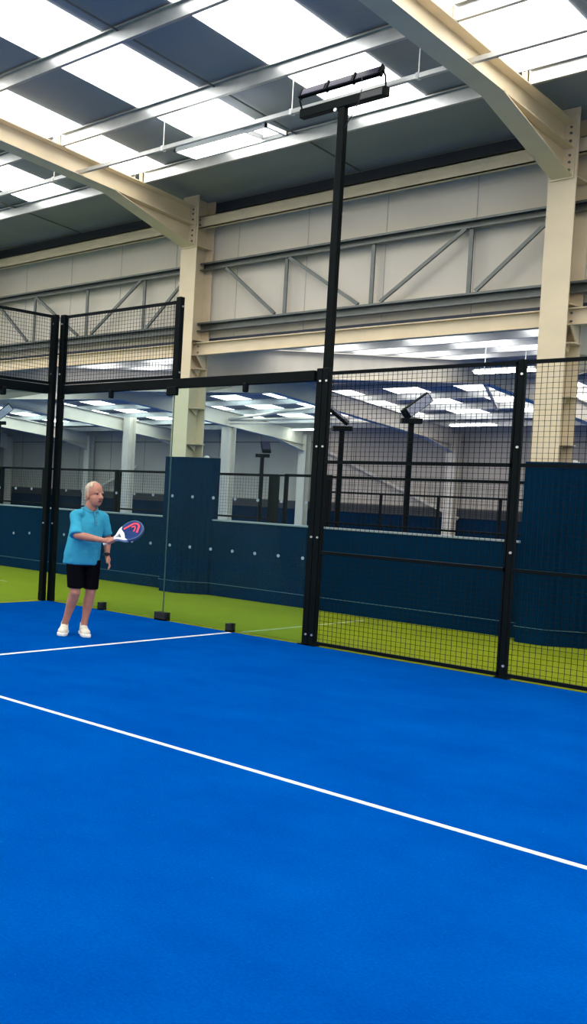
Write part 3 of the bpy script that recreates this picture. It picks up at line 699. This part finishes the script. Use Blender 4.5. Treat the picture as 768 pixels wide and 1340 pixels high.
# socks, trainers
for an, fd, lift in ((anR, V((-.12, -.99, 0)).normalized(), 0), (anL, V((.18, -.98, 0)).normalized(), 0)):
    sd = V((-fd.y, fd.x, 0))
    base = V((an.x, an.y, 0))
    # outline of the sole
    prof = [(-.075, .030), (-.06, .038), (0, .037), (.06, .044), (.12, .050), (.165, .044), (.195, .025)]
    def ringpts(sc, z, dx=0):
        L1 = [base + fd*(a*sc+dx) + sd*b*sc + V((0, 0, z)) for a, b in prof]; sc *= 1; R1 = [base + fd*(a*sc+dx) - sd*b*sc + V((0, 0, z)) for a, b in prof[::-1]]
        return L1 + R1
    m = MB(); A = ringpts(1.16, .0); B = ringpts(1.16, .034); n = len(A)
    m.raw(A+B, [tuple(range(n))[::-1], tuple(range(n, 2*n))] + [(i, (i+1) % n, (i+1) % n+n, i+n) for i in range(n)])
    sh = thing('trainer', '', '', (0, 0, 0)); del sh['label']; del sh['category']; bpy.data.objects.remove(sh)
    bm = bmesh.new()
    ell(bm, base+fd*.115+V((0, 0, .045)), (.055, .092, .044), Matrix((sd, fd, V((0, 0, 1)))).transposed())
    ell(bm, base+fd*.03+V((0, 0, .055)), (.050, .092, .056), Matrix((sd, fd, V((0, 0, 1)))).transposed())
    ell(bm, base-fd*.035+V((0, 0, .060)), (.040, .042, .055), Matrix((sd, fd, V((0, 0, 1)))).transposed())
    cap(bm, base+fd*.0+V((0, 0, .06)), base-fd*.01+V((0, 0, .115)), .044, .041)
    up_ = fuse('trainer', bm, SHOE, P, voxel=.006, sm=3)
    m.build('sole', SOLE, up_, bevel=.006)
    for i in range(4):
        c = base+fd*(.045+.022*i)+V((0, 0, .100-.010*i)); MB().tube([c-sd*.025, c+V((0, 0, .006)), c+sd*.025], .004, 5).build('lace', SOLE, up_)
# watch
m = MB(); wd = (wrL-elL).normalized(); cc = wrL - wd*.012; q1 = wd.cross(V((0, 1, 0))).normalized(); q2 = wd.cross(q1)
ringv = []
for i in range(16):
    a = 2*PI*i/16; ringv.append(cc + (q1*math.cos(a)+q2*math.sin(a))*.034)
m.tube(ringv+[ringv[0]], .010, 6, cap=False)
wt = m.build('wristwatch', DARK, P)
MB().bar(cc+V((0, -.030, 0)), cc+V((0, -.042, 0)), .034, .034).build('dial', DARK, wt)

# racket (held, a thing of its own)
RW = mat('racket_white', (0.72, 0.76, 0.80), .35); RNAVY = mat('racket_navy', (0.008, 0.035, 0.16), .5, noise=.3, nscale=20, spec=.1); RRED = mat('racket_red', (0.9, 0.03, 0.06), .35)
RRIM = mat('racket_rim', (0.05, 0.10, 0.20), .3)
rk = bpy.data.objects.new('padel_racket', None); COL.objects.link(rk)
tag(rk, 'navy padel racket with red emblem and white throat, in the right hand of the man', 'racket')
pm = Matrix.Translation((2.47, -1.97, 0)) @ Matrix.Rotation(math.atan2(.67, .74), 4, 'Z')
Rm = Matrix((rdir, rn.cross(rdir) * (1 if rn.cross(rdir).dot(rv) > 0 else -1), rn)).transposed().to_4x4()
if Rm.determinant() < 0:
    pass
Rm.translation = grip - rdir*.075
rk.matrix_world = pm @ Rm
sg = 1
def slab(poly, z0, z1): return MB().prism(poly, 'z', z0, z1)
def oval(cu, ru, rvv, n=36): return [(cu+ru*math.cos(2*PI*i/n), rvv*math.sin(2*PI*i/n)) for i in range(n)]
slab(oval(.327, .130, .128), -.018, .018).build('rim', RRIM, rk, bevel=.004)
slab(oval(.327, .118, .115), -.0195, .0195).build('face', RNAVY, rk)
th = MB()
for s in (1, -1):
    th.prism([(.125, .0), (.125, s*.017), (.155, s*.030), (.215, s*.088), (.25, s*.105), (.235, s*.062), (.20, s*.030), (.165, s*.010)][::s], 'z', -.0192, .0192)
th.prism([(.200, -.035), (.235, -.065), (.246, 0), (.235, .065), (.200, .035)], 'z', -.0205, .0205)
th.build('throat', RW, rk)
MB().tube([(-.005, 0, 0), (.0, 0, 0), (.13, 0, 0)], [.019, .016, .015], 12).build('handle', RW, rk)
g = MB()
def stroke(pts, w):
    for a, b in zip(pts[:-1], pts[1:]):
        a = V((*a, 0)); b = V((*b, 0)); dd = (b-a).normalized(); nn = V((-dd.y, dd.x, 0))*w/2; a = a-dd*w*.25; b = b+dd*w*.25
        for z0, z1 in ((.019, .0212), (-.0212, -.019)): g.prism([(a-nn)[:2], (b-nn)[:2], (b+nn)[:2], (a+nn)[:2]], 'z', z0, z1)
stroke([(.262, .058), (.375, .068), (.412, .045), (.418, .005), (.372, -.062)], .020)
stroke([(.345, .035), (.375, .030), (.372, .0), (.345, -.030)], .013)
g.build('emblem', RRED, rk)
hg = MB()
for i in range(-2, 3):
    for j in range(-1, 2): hg.tube([(.31+.028*j, .030*i-.01, .0190), (.31+.028*j, .030*i-.01, .0198)], .0045, 8)
hg.build('hole_pattern', DARK, rk)
